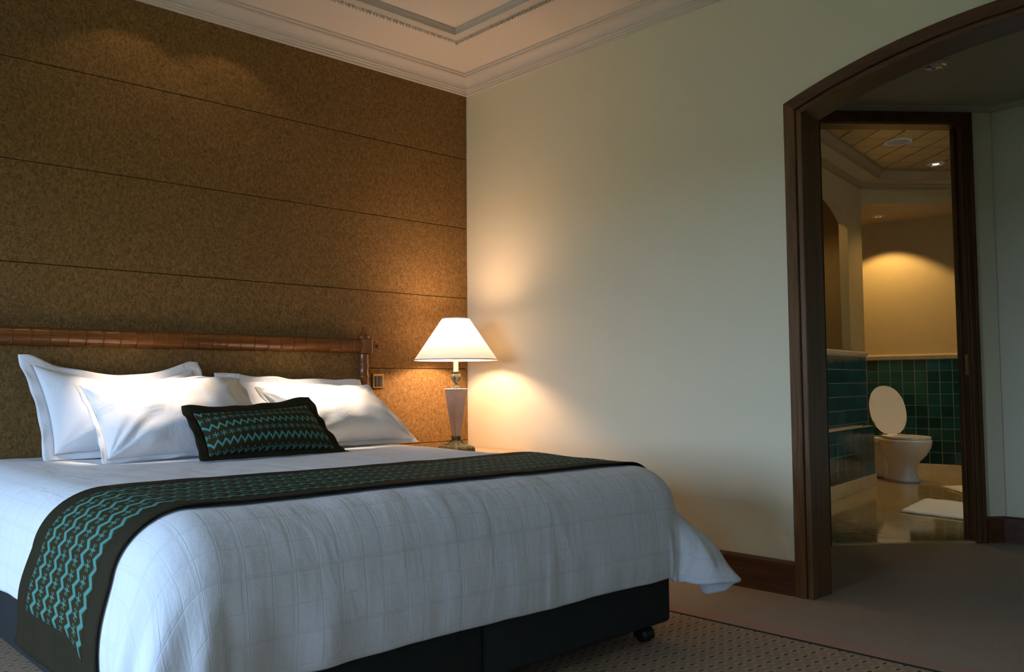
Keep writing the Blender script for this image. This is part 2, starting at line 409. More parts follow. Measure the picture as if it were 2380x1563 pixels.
# bathroom doorway: jambs, head and casing
dr = tag(empty('door_1', (*UV((DU0+DU1)/2, 0), 0), radians(-40)), 'tall dark mahogany door frame opening to the bathroom', 'door frame', kind='structure')
hw = (DU1-DU0)/2
def dbox(name, a, b, c, d, e, f, mat, bev=.003): return box(name, a, b, c, d, e, f, mat, dr, bevel=bev)
dbox('jamb', -hw, -hw+.022, -.012, .112, 0, DZ, WOOD_DK); dbox('jamb', hw-.022, hw, -.012, .112, 0, DZ, WOOD_DK)
dbox('head', -hw+.022, hw-.022, -.012, .112, DZ-.022, DZ, WOOD_DK)
for s in (-1, 1):
    a0, a1 = sorted((s*(hw-.016), s*(hw+.035)))
    cs = dbox('casing', a0, a1, -.028, -.012, 0, DZ+.048, WOOD_DK)
    b0, b1 = sorted((s*(hw+.014), s*(hw+.035))); box('backband', b0, b1, -.036, -.028, 0, DZ+.048, WOOD_DK, cs, bevel=.004)
    b0, b1 = sorted((s*(hw-.014), s*(hw-.004))); box('bead', b0, b1, -.032, -.028, 0, DZ-.016, WOOD_DK, cs, bevel=.0018)
    c0, c1 = sorted((s*(hw-.022), s*(hw-.034))); dbox('door_stop', c0, c1, .05, .08, 0, DZ-.022, WOOD_DK)
ch = dbox('casing', -hw+.016, hw-.016, -.028, -.012, DZ-.018, DZ+.048, WOOD_DK)
box('backband', -hw-.014, hw+.014, -.036, -.028, DZ+.026, DZ+.048, WOOD_DK, ch, bevel=.004)
BRASS = Mat('brass', (.62, .42, .16), .28, 1.0).m
box('strike_plate', hw-.0235, hw-.0215, .004, .034, .98, 1.10, BRASS, dr)
for zz in (.25, 1.2, 2.2):
    lathe('hinge', [(.007, zz-.05), (.007, zz+.05)], BRASS, dr, 10, 'z', (-hw+.028, .105, 0))

# ------------------------------------------------------------------ structure: bathroom
TH = radians(8.5); A2 = Vector((cos(TH), sin(TH))); B2 = Vector((-A2.y, A2.x)); Q2 = Vector((4.19, -.68))
def AB(a, b): p = Q2 + A2*a + B2*b; return (p.x, p.y)
bath_rz = TH
TILE_M = Mat('green_glazed_tile', rough=.12)
_oi = TILE_M.N('ShaderNodeObjectInfo'); _r = E_(TILE_M.nt, _oi.outputs['Random']); _nn = TILE_M.noise(TILE_M.coord(), 14, 3)
TILE_M.color(TILE_M.mix((_r*.65+_nn*.35).map(.1, .9), (.003, .026, .024), (.008, .062, .056))); TILE_M.bump(_nn, .15, .01); TILE_M = TILE_M.m
# floor: square marble slabs
fb = tag(prism('floor_bathroom', [UV(-2.2, .03), UV(3.2, .03), UV(3.2, 5.4), UV(-2.2, 5.4)], -.05, .001, GROUT), 'polished beige marble floor of the bathroom', 'floor', kind='structure')
TS = .46
bm = bmesh.new(); add_box(bm, -TS/2+.001, TS/2-.001, -TS/2+.001, TS/2-.001, .0012, .006)
tm = bpy.data.meshes.new('slab'); bmesh.ops.recalc_face_normals(bm, faces=bm.faces); bm.to_mesh(tm); bm.free()
MF = Mat('marble_floor_slab', rough=.08)
_oi = MF.N('ShaderNodeObjectInfo'); _r = E_(MF.nt, _oi.outputs['Random'])
_vadd = MF.N('ShaderNodeVectorMath'); _vadd.operation = 'ADD'; MF.nt.links.new(MF.coord(), _vadd.inputs[0])
_cmb = MF.N('ShaderNodeCombineXYZ'); MF.nt.links.new((_r*40.0).k, _cmb.inputs[0]); MF.nt.links.new((_r*17.0).k, _cmb.inputs[1]); MF.nt.links.new(_cmb.outputs[0], _vadd.inputs[1])
_a = MF.noise(_vadd.outputs[0], 2.2, 6, .6, .8); _b = MF.noise(_vadd.outputs[0], 1.1, 3, .5, 2.5)
_ve = (_b-.5).abs().map(0, .012, 1, 0)
_c = MF.mix(_a.map(.25, .75), (.29, .20, .068), (.42, .305, .12)); _c = MF.mix(_ve*_a.map(.45, .65)*.6, _c, (.12, .08, .04)); MF.color(_c); MF = MF.m
tm.materials.append(MF)
for i in range(-3, 9):
    for j in range(0, 13):
        u = -.9 + i*TS + TS/2; v = .05 + j*TS + TS/2
        p = D0 + U2*u + V2*v; d = p-Q2
        if d.dot(A2) > 1.4 or d.dot(B2) > .25 or d.dot(A2) < 0 and d.dot(B2) > .2 or u > 2.4 or u < -1.9: continue
        o = bpy.data.objects.new('slab', tm); o.parent = fb
        o.location = (p.x, p.y, 0); o.rotation_euler = (0, 0, radians(-40)); COL.objects.link(o)
uv_box('threshold', DU0+.02, DU1-.02, -.004, .05, 0, .007, MARBLE, fb)
ZR = 1.165   # top of tiling / foot of the rail
# back wall (faces -a)
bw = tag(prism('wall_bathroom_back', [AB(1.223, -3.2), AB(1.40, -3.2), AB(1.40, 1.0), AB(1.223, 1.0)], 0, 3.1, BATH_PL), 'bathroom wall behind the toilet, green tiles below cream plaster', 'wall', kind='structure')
def tile_mesh(w, h, d=.0028, nm='tile'):
    bm = bmesh.new(); add_box(bm, -w/2, w/2, -d, 0, -h/2, h/2)
    bmesh.ops.recalc_face_normals(bm, faces=bm.faces)
    fr = [e for e in bm.edges if all(v.co.y < -d+1e-6 for v in e.verts)]
    bmesh.ops.bevel(bm, geom=fr, offset=.0015, segments=1, affect='EDGES')
    m = bpy.data.meshes.new(nm); bm.to_mesh(m); bm.free(); m.materials.append(TILE_M); return m
PITCHT = .1165
tmesh = tile_mesh(PITCHT-.006, PITCHT-.006)
def tile_field(parent, origin2, dir2, nrm_rz, n0, n1, z0, nz, skip=None):
    for i in range(n0, n1):
        for k in range(nz):
            if skip and skip(i, k): continue
            o = bpy.data.objects.new('tile', tmesh); o.parent = parent
            p = origin2 + dir2*((i+.5)*PITCHT)
            o.location = (p.x, p.y, z0+(k+.5)*PITCHT); o.rotation_euler = (0, 0, nrm_rz); COL.objects.link(o)
def grout(parent, a0, a1, b0, b1, z0, z1): return prism('grout_bed', [AB(a0, b0), AB(a1, b0), AB(a1, b1), AB(a0, b1)], z0, z1, GROUT, parent)
grout(bw, 1.219, 1.223, -1.6, .9, .116, ZR)
tile_field(bw, Vector(AB(1.219, .335)), -B2, TH-pi/2, -4, 15, .117, 9)
prism('skirting', [AB(1.208, -1.6), AB(1.223, -1.6), AB(1.223, .9), AB(1.208, .9)], 0, .115, MARBLE_B, bw, .003)
def rail(parent, a0, b0, a1, b1, side):
    V = []; F = []; pr = [(0, ZR), (.008, ZR), (.012, ZR+.012), (.022, ZR+.016), (.022, ZR+.030), (.030, ZR+.034), (.030, ZR+.046), (0, ZR+.052)]
    d = (Vector((a1, b1))-Vector((a0, b0))).normalized(); n = Vector((-d.y, d.x))*side
    for (a, b) in ((a0, b0), (a1, b1)):
        for (o, z) in pr: V.append((*AB(a+n.x*o, b+n.y*o), z))
    k = len(pr)
    for j in range(k-1): F.append((j, k+j, k+j+1, j+1))
    F.append(tuple(range(k))); F.append(tuple(range(k, 2*k)))
    return mesh('chair_rail', V, F, MARBLE_B, parent)
rail(bw, 1.223, .9, 1.223, -1.6, -1)
# left wall (faces -b) with arched recess above a tiled half wall and a boxed ledge below
lw = tag(empty('wall_bathroom_left', (*AB(0, 0), 0), TH), 'bathroom wall with arched recess beside the toilet alcove', 'wall', kind='structure')
def lbox(name, a0, a1, b0, b1, z0, z1, mat, bev=0): return box(name, a0, a1, b0, b1, z0, z1, mat, lw, bevel=bev)
NA0, NA1, NZ0, NSP, NTOP = -1.62, -.42, 1.19, 2.345, 2.515
def arch_wall_panel():
    n = 24; V = []; F = []
    ca = (NA0+NA1)/2; hwid = (NA1-NA0)/2; rise = NTOP-NSP; R = (hwid*hwid+rise*rise)/(2*rise)
    def az(a): return NTOP-R+sqrt(R*R-(a-ca)**2)
    top = 3.05
    for b in (0, .075):
        def vid(a, z):
            V.append((a, b, z)); return len(V)-1
        # left strip, right strip, sill strip, spandrel
        q = [(-2.6, 0), (NA0, 0), (NA0, top), (-2.6, top)]; F.append(tuple(vid(*p) for p in q))
        q = [(NA1, 0), (0, 0), (0, top), (NA1, top)]; F.append(tuple(vid(*p) for p in q))
        q = [(NA0, 0), (NA1, 0), (NA1, NZ0), (NA0, NZ0)]; F.append(tuple(vid(*p) for p in q))
        for i in range(n):
            x0 = NA0+(NA1-NA0)*i/n; x1 = NA0+(NA1-NA0)*(i+1)/n
            F.append(tuple(vid(*p) for p in ((x0, az(x0)), (x1, az(x1)), (x1, top), (x0, top))))
    def quad(*ps):
        F.append(tuple(range(len(V), len(V)+4))); V.extend(ps)
    for i in range(n):
        x0 = NA0+(NA1-NA0)*i/n; x1 = NA0+(NA1-NA0)*(i+1)/n
        quad((x0, 0, az(x0)), (x1, 0, az(x1)), (x1, .075, az(x1)), (x0, .075, az(x0)))
    quad((NA0, 0, NZ0), (NA1, 0, NZ0), (NA1, .075, NZ0), (NA0, .075, NZ0))
    for xx in (NA0, NA1): quad((xx, 0, NZ0), (xx, .075, NZ0), (xx, .075, az(xx)), (xx, 0, az(xx)))
    quad((0, 0, 0), (0, .075, 0), (0, .075, top), (0, 0, top))
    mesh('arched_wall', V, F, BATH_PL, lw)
arch_wall_panel()
# room seen through the recess
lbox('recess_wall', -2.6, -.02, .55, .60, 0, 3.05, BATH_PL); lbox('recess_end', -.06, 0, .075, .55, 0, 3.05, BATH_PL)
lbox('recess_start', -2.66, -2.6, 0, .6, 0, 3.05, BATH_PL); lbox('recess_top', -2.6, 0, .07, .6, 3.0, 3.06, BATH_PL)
V = []; F = []; _pr = [(0, ZR), (.008, ZR), (.012, ZR+.012), (.022, ZR+.016), (.022, ZR+.030), (.030, ZR+.034), (.030, ZR+.046), (0, ZR+.052)]
for a in (-2.2, .006): V += [(a, -o, z) for (o, z) in _pr]
F = [(j, 8+j, 9+j, j+1) for j in range(7)] + [tuple(range(8)), tuple(range(8, 16))]
mesh('chair_rail', V, F, MARBLE_B, lw)
# tiling of the left wall and of the ledge in front of it
lt = tag(empty('tiled_ledge', (*AB(-.6, -.05), 0), TH), 'green tiled ledge with a marble top along the left bathroom wall', 'ledge', kind='structure')
LB = Vector(AB(0, -.004))
lbox('grout_bed', -2.2, 0, -.004, 0, .45, ZR, GROUT)
tmesh2 = tile_mesh(.203, PITCHT-.006)
for i in range(10):
    for k in range(6):
        o = bpy.data.objects.new('tile', tmesh2); o.parent = lw
        o.location = (-.003-(i+.5)*.21, -.004, ZR-6*PITCHT-.001+(k+.5)*PITCHT); COL.objects.link(o)
led = prism('ledge_core', [AB(-2.2, -.055), AB(-.001, -.055), AB(-.001, -.003), AB(-2.2, -.003)], 0, .545, GROUT)
led.parent = lt; led.matrix_parent_inverse = (Matrix.Translation(lt.location) @ Matrix.Rotation(TH, 4, 'Z')).inverted()
for i in range(0, 10):
    for k in range(4):
        o = bpy.data.objects.new('tile', tmesh2); o.parent = lt
        o.location = (.597-(i+.5)*.21, -.005, .118+(k+.5)*.1065)
        o.scale = (1, 1, .914); COL.objects.link(o)
bm = bmesh.new(); add_box(bm, -1.6, .205, -.022, .047, .546, .566)
bm_obj('ledge_top', bm, MARBLE_B, lt, bevel=.004)
bm = bmesh.new(); add_box(bm, -1.6, .599, -.020, -.005, .0, .115)
bm_obj('skirting', bm, MARBLE_B, lt, bevel=.003)
# alcove: header parallel to the doorway, lowered soffit, far side wall
QU = (Q2-D0).dot(U2); QV = (Q2-D0).dot(V2)
tag(uv_box('wall_bathroom_header', QU-.01, QU+3.0, QV, QV+.08, 2.585, 2.95, BATH_PL), 'plaster header above the toilet alcove', 'wall', kind='structure')
tag(prism('ceiling_alcove', [UV(QU-.05, QV+.02), UV(QU+3.0, QV+.02), AB(1.4, -3.0), AB(1.4, 1.0), AB(-.03, 1.0)], 2.60, 2.68, BATH_PL), 'lowered plaster soffit over the toilet alcove', 'ceiling', kind='structure')
tag(prism('wall_alcove_side', [AB(-.05, .85), AB(1.3, .85), AB(1.3, 1.0), AB(-.05, 1.0)], 0, 3.0, BATH_PL), 'hidden side wall of the toilet alcove', 'wall', kind='structure')
tag(prism('wall_alcove_return', [AB(-.05, .55), AB(0, .55), AB(0, .9), AB(-.05, .9)], 0, 3.0, BATH_PL), 'hidden return wall of the toilet alcove', 'wall', kind='structure')
tag(prism('wall_bathroom_right', [AB(-3.2, -2.6), AB(1.4, -2.6), AB(1.4, -2.5), AB(-3.2, -2.5)], 0, 3.1, BATH_PL), 'plaster bathroom wall out of view on the right', 'wall', kind='structure')
tag(prism('wall_bathroom_near', [AB(-2.66, .05), AB(-2.6, .05), UV(-1.6, .1), UV(-1.75, .1)], 0, 3.1, BATH_PL), 'plaster bathroom wall hidden behind the door frame', 'wall', kind='structure')
# coffered ceiling: flat margin, fascia, panelled centre
ZM, ZP = 2.765, 2.845
cb = tag(uv_box('ceiling_bathroom', -2.05, 3.2, .0, 5.4, ZP+.012, ZP+.06, m_plain('ceiling_gap', (.10, .06, .02), .9)), 'golden panelled bathroom ceiling with moulded border', 'ceiling', kind='structure')
# margin along the left wall (ab frame) and along the header (uv frame)
mg = prism('margin', [AB(-2.6, 0), AB(-.02, 0), AB(-.12, -.20), AB(-2.6, -.20)], ZM, ZM+.09, BATH_PL, cb)
prism('margin', [AB(0, 0), UV(QU+2.6, QV), UV(QU+2.6, QV-.18), AB(-.12, -.20)], ZM, ZM+.09, BATH_PL, cb)
# mouldings: upper fascia round the panel field and crown under the margin
def face_strip(name, p, q, prof, side, mat, parent):
    p = Vector(p); q = Vector(q); d = (q-p).normalized(); n = Vector((-d.y, d.x))*side; V = []; F = []
    for w in (p, q):
        for (o, z) in prof: V.append((w.x+n.x*o, w.y+n.y*o, z))
    k = len(prof)
    for j in range(k-1): F.append((j, k+j, k+j+1, j+1))
    return mesh(name, V, F, mat, parent)
fas = [(-.004, ZM-.004), (.004, ZM-.004), (.012, ZM+.018), (.022, ZM+.030), (.050, ZM+.060), (.052, ZP+.004)]
face_strip('fascia', AB(-2.6, -.20), AB(-.12, -.20), fas, -1, BATH_BEAM, cb)
face_strip('fascia', AB(-.12, -.20), UV(QU+2.6, QV-.18), fas, -1, BATH_BEAM, cb)
crn = [(0, ZM-.045), (.012, ZM-.045), (.016, ZM-.032), (.030, ZM-.015), (.040, ZM-.006), (.042, ZM+.001)]
face_strip('crown', AB(-2.6, 0), AB(0, 0), crn, -1, BATH_BEAM, cb)
face_strip('crown', AB(0, 0), UV(QU+2.6, QV), crn, -1, BATH_BEAM, cb)
# ceiling panels, .207 x .237, joints recessed
PW, PH = .207, .237
bm = bmesh.new(); add_box(bm, -PW/2+.004, PW/2-.004, -PH/2+.002, PH/2-.002, 0, .012)
pm = bpy.data.meshes.new('panel'); bmesh.ops.recalc_face_normals(bm, faces=bm.faces); bm.to_mesh(pm); bm.free(); pm.materials.append(BATH_CEIL)
for i in range(-6, 12):
    for j in range(0, 14):
        v = .12 + (j+.5)*PH; u = -.07 + (i+.5)*PW
        p = D0+U2*u+V2*v; d = p-Q2
        if d.dot(B2) > -.10 or v > QV-.02 or u > 2.3: continue
        o = bpy.data.objects.new('panel', pm); o.parent = cb; o.location = (p.x, p.y, ZP); o.rotation_euler = (0, 0, radians(-40)); COL.objects.link(o)

# ------------------------------------------------------------------ lamps in the ceilings
CHROME = Mat('chrome', (.75, .73, .70), .12, 1.0).m
TRIMW = m_plain('lamp_trim', (.55, .48, .40), .45, .02)
def emis(name, col, st):
    M = Mat(name, (0, 0, 0), .5); M.b.inputs['Emission Color'].default_value = (*col, 1); M.b.inputs['Emission Strength'].default_value = st; return M.m
def downlight(name, loc, label, glow, group=None, r=.055, ringmat=None):
    root = tag(empty(name, loc), label, 'downlight', group)
    lathe('trim_ring', [(r*.82, -.008), (r*.86, -.0125), (r*1.0, -.013), (r*1.22, -.007), (r*1.28, .001)], ringmat or TRIMW, root, 36, cap=False)
    lathe('reflector', [(r*.86, -.012), (r*.80, -.009), (r*.62, -.005), (r*.40, -.002), (r*.2, -.001)], CHROME, root, 16, smooth=False, cap=False)
    lathe('bulb', [(.002, -.0115), (r*.26, -.0105), (r*.42, -.007), (r*.46, -.0025)], glow, root, 20)
    return root
def spot(name, loc, target, power, col, ang, blend, size, parent=None):
    l = bpy.data.lights.new(name, 'SPOT'); o = bpy.data.objects.new(name, l); COL.objects.link(o)
    l.energy = power; l.color = col; l.spot_size = radians(ang); l.spot_blend = blend; l.shadow_soft_size = size
    o.location = loc; d = Vector(target)-Vector(loc); o.rotation_euler = d.to_track_quat('-Z', 'Y').to_euler()
    return o
GLOW_OFF = m_plain('unlit_bulb', (.55, .6, .7), .15)
WARM = (1.0, .70, .32)
GLOW = emis('lit_bulb', (1.0, .72, .42), 14)
for k, (x, tx) in enumerate(((-2.12, -2.17), (-1.66, -1.36))):
    downlight('downlight', (x, -.30, Z_CEIL), ('recessed ceiling downlight above the left pillows', 'recessed ceiling downlight above the right pillows')[k], GLOW, 'downlights over the headboard')
    spot('downlight_beam', (x, -.30, Z_CEIL-.022), (tx, -.40, .95), 620, (1.0, .78, .58), 19, 1.0, .012)
    spot('downlight_spill', (x, -.30, Z_CEIL-.022), (x, -.30, 0), 2.6, (1.0, .70, .42), 104, .25, .012)
downlight('downlight', (1.062, -2.51, Z_LOB), 'chrome downlight in the lobby ceiling behind the arch', GLOW_OFF, r=.062)
p = Vector((4.246, -1.333)); downlight('downlight', (p.x, p.y, ZP-.001), 'bright downlight in the golden bathroom ceiling', GLOW, r=.058)
spot('downlight_beam', (p.x, p.y, ZP-.03), (p.x, p.y, 0), 24, WARM, 110, .6, .02)
p = Vector(AB(.80, .06)); downlight('downlight', (p.x, p.y, 2.600), 'small downlight in the soffit above the toilet', GLOW_OFF, r=.050)
spot('downlight_beam', (p.x, p.y, 2.575), (p.x+.02, p.y+.02, 0), 52, WARM, 112, .3, .015)
p = Vector(AB(-1.05, .32)); downlight('downlight', (p.x, p.y, ZP+.0115), 'downlight inside the arched recess of the bathroom', GLOW, r=.050)
spot('downlight_beam', (p.x, p.y, ZP-.02), (p.x, p.y, 0), 12, WARM, 130, .5, .02)
sp = tag(empty('ceiling_speaker', (3.30, -1.40, ZP-.001)), 'round white-rimmed speaker grille in the bathroom ceiling', 'speaker')
lathe('rim', [(.085, .0), (.085, -.006), (.094, -.009), (.104, -.006), (.106, .001)], m_plain('speaker_rim', (.62, .55, .45), .5), sp, 40, cap=False)
lathe('grille', [(.001, -.003), (.05, -.0035), (.0855, -.003)], m_plain('speaker_mesh', (.34, .27, .17), .6, .2, 400), sp, 40, cap=False)

# ------------------------------------------------------------------ bed
BX, BY0, BY1 = -1.835, -.10, -2.218       # centre line, head end, foot end
BASEM = m_plain('charcoal_divan_fabric', (.030, .034, .032), .9, .15, 60, .2, 900, spec=.2)
BLACK = m_plain('black_rubber', (.008, .008, .009), .45, .1)
for s, lab in ((1, 'charcoal fabric divan half with castors on the right'), (-1, 'charcoal fabric divan half with castors on the left')):
    root = tag(empty('divan_base', (BX+s*.465, (BY0+BY1)/2, 0)), lab, 'bed base', 'two halves of the divan base')
    hy = (BY0-BY1)/2
    bm = bmesh.new(); add_box(bm, -.463, .463, -hy, hy, .062, .36)
    bm_obj('body', bm, BASEM, root, bevel=.018, seg=3, smooth=True)
    for sx in (-1, 1):
        for sy in (-1, 1):
            cst = empty('castor', (sx*.355, sy*(hy-.045), 0), 0, root)
            bm = bmesh.new()
            add_lathe(bm, [(.004, -.021), (.024, -.020), (.027, -.014), (.027, -.004), (.022, -.002), (.022, .002), (.027, .004), (.027, .014), (.024, .020), (.004, .021)], 20, 'x', (0, 0, .027))
            bm_obj('wheel', bm, BLACK, cst, smooth=True)
            bm = bmesh.new()
            for i in range(9):
                t0 = -.3+i*(pi+.6)/9; t1 = -.3+(i+1)*(pi+.6)/9
                q = [(.031*cos(t), .031*sin(t)) for t in (t0, t1)]
                v = [bm.verts.new((x, y, .027+z)) for x in (-.024, .024) for (y, z) in q]
                bm.faces.new((v[0], v[1], v[3], v[2]))
            add_box(bm, -.008, .008, -.008, .008, .055, .070)
            bm_obj('hood', bm, BLACK, cst)
MATTF = m_plain('mattress_ticking', (.70, .69, .66), .8, .03)
box('mattress', BX-.93, BX+.93, -2.20, -.11, .362, .585, MATTF, bevel=.05, seg=3, smooth=True)
tag(bpy.data.objects['mattress'], 'thick white mattress hidden under the duvet', 'mattress')

# duvet: one sheet, flat on top, rolled over the edges; sheet coordinates (s across, t from the head end)
DCX, DHW, DY0, DLEN, DR = -1.845, .835, -.122, 1.998, .16
DTOP = .647
def wob(a, b, c=0): return noise.noise(Vector((a, b, c)))
FLAP_H = [(0, .22), (.1, .25), (.17, .29), (.25, .38), (.35, .38), (.47, .36), (.6, .31), (.75, .26), (1, .239)]
FLAP_P = [(0, .06), (.1, .25), (.17, .38), (.25, .46), (.35, .60), (.47, .76), (.6, .55), (.72, .22), (.8, .06), (.9, .0), (1, .02)]
def tab(x, T):
    for (a, u), (b, v) in zip(T, T[1:]):
        if x <= b: w = (x-a)/(b-a); w = w*w*(3-2*w)*.5+w*.5; return u+(v-u)*w
    return T[-1][1]
def duvet_point(s, t, lift=0.0):
    dx = max(abs(s)-DHW, 0); dy = max(t-DLEN, 0); sg = 1 if s > 0 else -1
    cx = DCX + max(-DHW, min(DHW, s)); cy = DY0 - min(t, DLEN)
    d = sqrt(dx*dx+dy*dy)
    top = DTOP + .006*wob(s*2.3, t*2.3, 1.0) + .003*wob(s*7, t*7, 4) - .010*sstep(DLEN-.8, DLEN, t)*sstep(.2, DHW, s)
    if t < .62: top += .004*sstep(.62, .2, t)
    if d < 1e-6: return Vector((cx, cy, top+lift))
    al = atan2(dy, dx)                                     # 0 = side, 90 deg = foot
    od = Vector((sg*cos(al), -sin(al), 0)); r = DR + lift
    q = DR*pi/2
    if d < q:
        ph = d/DR; out = r*sin(ph); dn = DR - r*cos(ph)
        return Vector((cx, cy, top)) + od*out + Vector((0, 0, -dn))
    rest = d-q; n = al/(pi/2); flap = dx > 0 and dy > 0 and sg > 0
    if flap:
        dm = min(.47/max(cos(al), 1e-4), .49/max(sin(al), 1e-4)); fr = max(0, min(1, (d-q)/(dm-q)))
        rest = fr*tab(n, FLAP_H)
    elif dx > 0 and dy > 0: rest *= 1+.55*(1-n)+.3*sin(pi*n)
    elif dx > 0 and sg < 0: rest *= 1+.55*sstep(1.6, DLEN, t)
    if dx > 0 and dy > 0:
        if sg > 0: psi = tab(n, FLAP_P)*(.75+.25*fr)
        else: psi = .34*sin(pi*n)**.7 + .07*sin(n*15.0)*sin(pi*n) + .04
    else:
        psi = .02 if dy > 0 else .03
        if dx > 0 and sg > 0: psi += .07*sstep(1.2, DLEN, t)
    out = r + rest*sin(psi); dn = DR + rest*cos(psi)
    # hanging folds
    if dy > 0 and dx == 0:
        e = sstep(0, .2, rest)
        out += e*(.006*wob(s*5.0, 2.2, 3.0) + .010*sstep(-.25, -.8, s)*sin(s*30+1.0*wob(s*3, 0, 7)) + .003*wob(s*16, d*3, 9))
    if dx > 0 and dy == 0: out += sstep(0, .2, rest)*(.008*wob(t*4.0, 5.2, sg*2.0) + .003*wob(t*15, d*3, 5))
    if dx > 0 and dy > 0:
        e = sstep(0, .25, rest)
        out += e*(.012*wob(n*7, d*5, 2.0*sg) + (.010*sin(n*22+d*9) if sg < 0 else .006*sin(n*26+d*20)))
        if sg < 0: dn += .06*e*sin(pi*n)
    bulge = .012*sin(min(1, rest/.24)*pi) + (.035*sin(fr*pi)*sstep(.9, .55, n) if flap else 0)
    return Vector((cx, cy, top)) + od*(out+bulge) + Vector((0, 0, -dn))
def duvet_cloth_material():
    M = Mat('white_check_cotton', (.78, .79, .80), .75, spec=.3)
    M.b.inputs['Sheen Weight'].default_value = .15
    u, v, _ = M.xyz(M.coord('UV'))
    def lines(e, per, w): return ((e/per).fract()-.5).abs().map(.5-w, .5-w*.35)
    l1 = lines(u+.01, .130, .055).max(lines(v+.02, .150, .05)); l2 = lines(u+.0, .065, .04).max(lines(v+.09, .075, .035))
    f = l1*.45+l2*.45
    n = M.noise(M.coord('UV'), 14, 4, .6)
    M.color(M.mix(f.min(1.0), (.79, .80, .815), (.715, .73, .75)))
    wv = M.noise(M.mapping((5.5, 1.8, 1), 'UV'), 1, 3, .55, 1.0); wf = M.noise(M.mapping((34, 6, 1), 'UV'), 1, 2, .5)
    M.bump(n*.5+f*-.12+wv*1.2+wf*.08, .35, .016); return M.m
DUVETM = duvet_cloth_material()
def sheet(fn, s_list, t_list, name, mat, parent=None, keep=None, thick=None, off=-1, uvf=None):
    V = [fn(s, t) for s in s_list for t in t_list]; nv = len(t_list)
    uv = [(uvf(s, t) if uvf else (s, t)) for s in s_list for t in t_list]
    F = [q[::-1] for q in grid_faces(len(s_list), nv, 0, (lambda i, j: not keep(i, j)) if keep else None)]
    o = mesh(name, V, F, mat, parent, True, uv)
    if keep:
        bm = bmesh.new(); bm.from_mesh(o.data); bmesh.ops.delete(bm, geom=[v for v in bm.verts if not v.link_faces], context='VERTS'); bm.to_mesh(o.data); bm.free()
    if thick:
        md = o.modifiers.new('thickness', 'SOLIDIFY'); md.thickness = thick; md.offset = off
    return o
def lin(a, b, n): return [a+(b-a)*i/(n-1) for i in range(n)]
sl = lin(-DHW-.43, DHW+.47, 170); tl = lin(0, DLEN+.49, 150)
dv = sheet(duvet_point, sl, tl, 'duvet', DUVETM, None, None, .022, -1)
sb = dv.modifiers.new('smooth', 'SUBSURF'); sb.levels = 1; sb.render_levels = 1
tag(dv, 'large white duvet with woven check draped over the bed', 'duvet')

# ikat cloth shared by runner and cushion
OLIVE = (.030, .024, .006); TEAL = (.080, .250, .212)
def ikat(name, cell_u, row_v, amp, width, flower=True, two=False):
    M = Mat(name, rough=.8, spec=.15)
    u0, v0, _ = M.xyz(M.coord('UV'))
    nz = M.noise(M.coord('UV'), 55, 2); nz2 = M.noise(M.coord('UV'), 9, 2)
    u = u0/cell_u; v = v0/row_v + (nz2-.5)*.08
    z = (u.tri()-.5)*(amp*2)          # zigzag centre line inside the row
    dz = (v.fract()-.5-z).abs() + (nz-.5)*.05
    zig = dz.map(width*.45, width*1.2, 1, 0)
    # flowers sit between zigzags
    fu = (u+.5).fract()-.5
    fv = (v+.5).fract()-.5
    ku, kv = cell_u, row_v
    X = fu*ku; Y = fv*kv; r = (X*X+Y*Y).sqrt()/min(ku, kv); th = X.atan2(Y)
    core = r.map(.12, .22, 1, 0)
    ray = (th*6.0).cos().map(.0, .8)*r.map(.20, .25)*r.map(.40, .46, 1, 0)
    fl = core.max(ray) if flower else core*0.0
    f = zig.max(fl*.85)*nz.map(.1, .5, .65, 1)
    M.color(M.mix(f, OLIVE, TEAL)); M.bump(M.noise(M.coord('UV'), 700, 1), .15, .002); return M.m
IKAT_R = ikat('ikat_runner_cloth', .037, .088, .13, .13)
IKAT_C = ikat('ikat_cushion_cloth', .031, .084, .15, .095, True, True)
BORDER = m_plain('dark_olive_cloth', (.022, .016, .004), .85, .2, 30, .1, 700, spec=.25)
# bed runner
RY0, RY1 = 1.408, 1.998; RL, RR = DHW+.55, DHW+.45; RB = .072
rs = lin(-RL, RR, 190); rt = lin(RY0, RY1, 31)
def runner_point(s, t):
    f = max(0, -s-DHW)/.55; g = (t-RY0)/(RY1-RY0)
    tt = t - .27*f*(1-.35*g) + .010*sin(s*3.1+.5)
    p = duvet_point(s - (.0*f*(g-.5) if s < 0 else 0), tt, .0075)
    p.z += .0025*(1+wob(s*4, t*6, 11))
    return p
def is_c(i, j):
    return rt[j] >= RY0+RB-1e-6 and rt[j+1] <= RY1-RB+.012 and rs[i] > -RL+.115 and rs[i] < RR-.1
rn = sheet(runner_point, rs, rt, 'bed_runner', IKAT_R, None, is_c, .003, 1)
tag(rn, 'long olive and teal zigzag runner laid across the foot of the bed', 'bed runner')
bd = sheet(runner_point, rs, rt, 'border', BORDER, rn, lambda i, j: not is_c(i, j), .003, 1)
tag(bd, 'plain dark olive border of the runner')

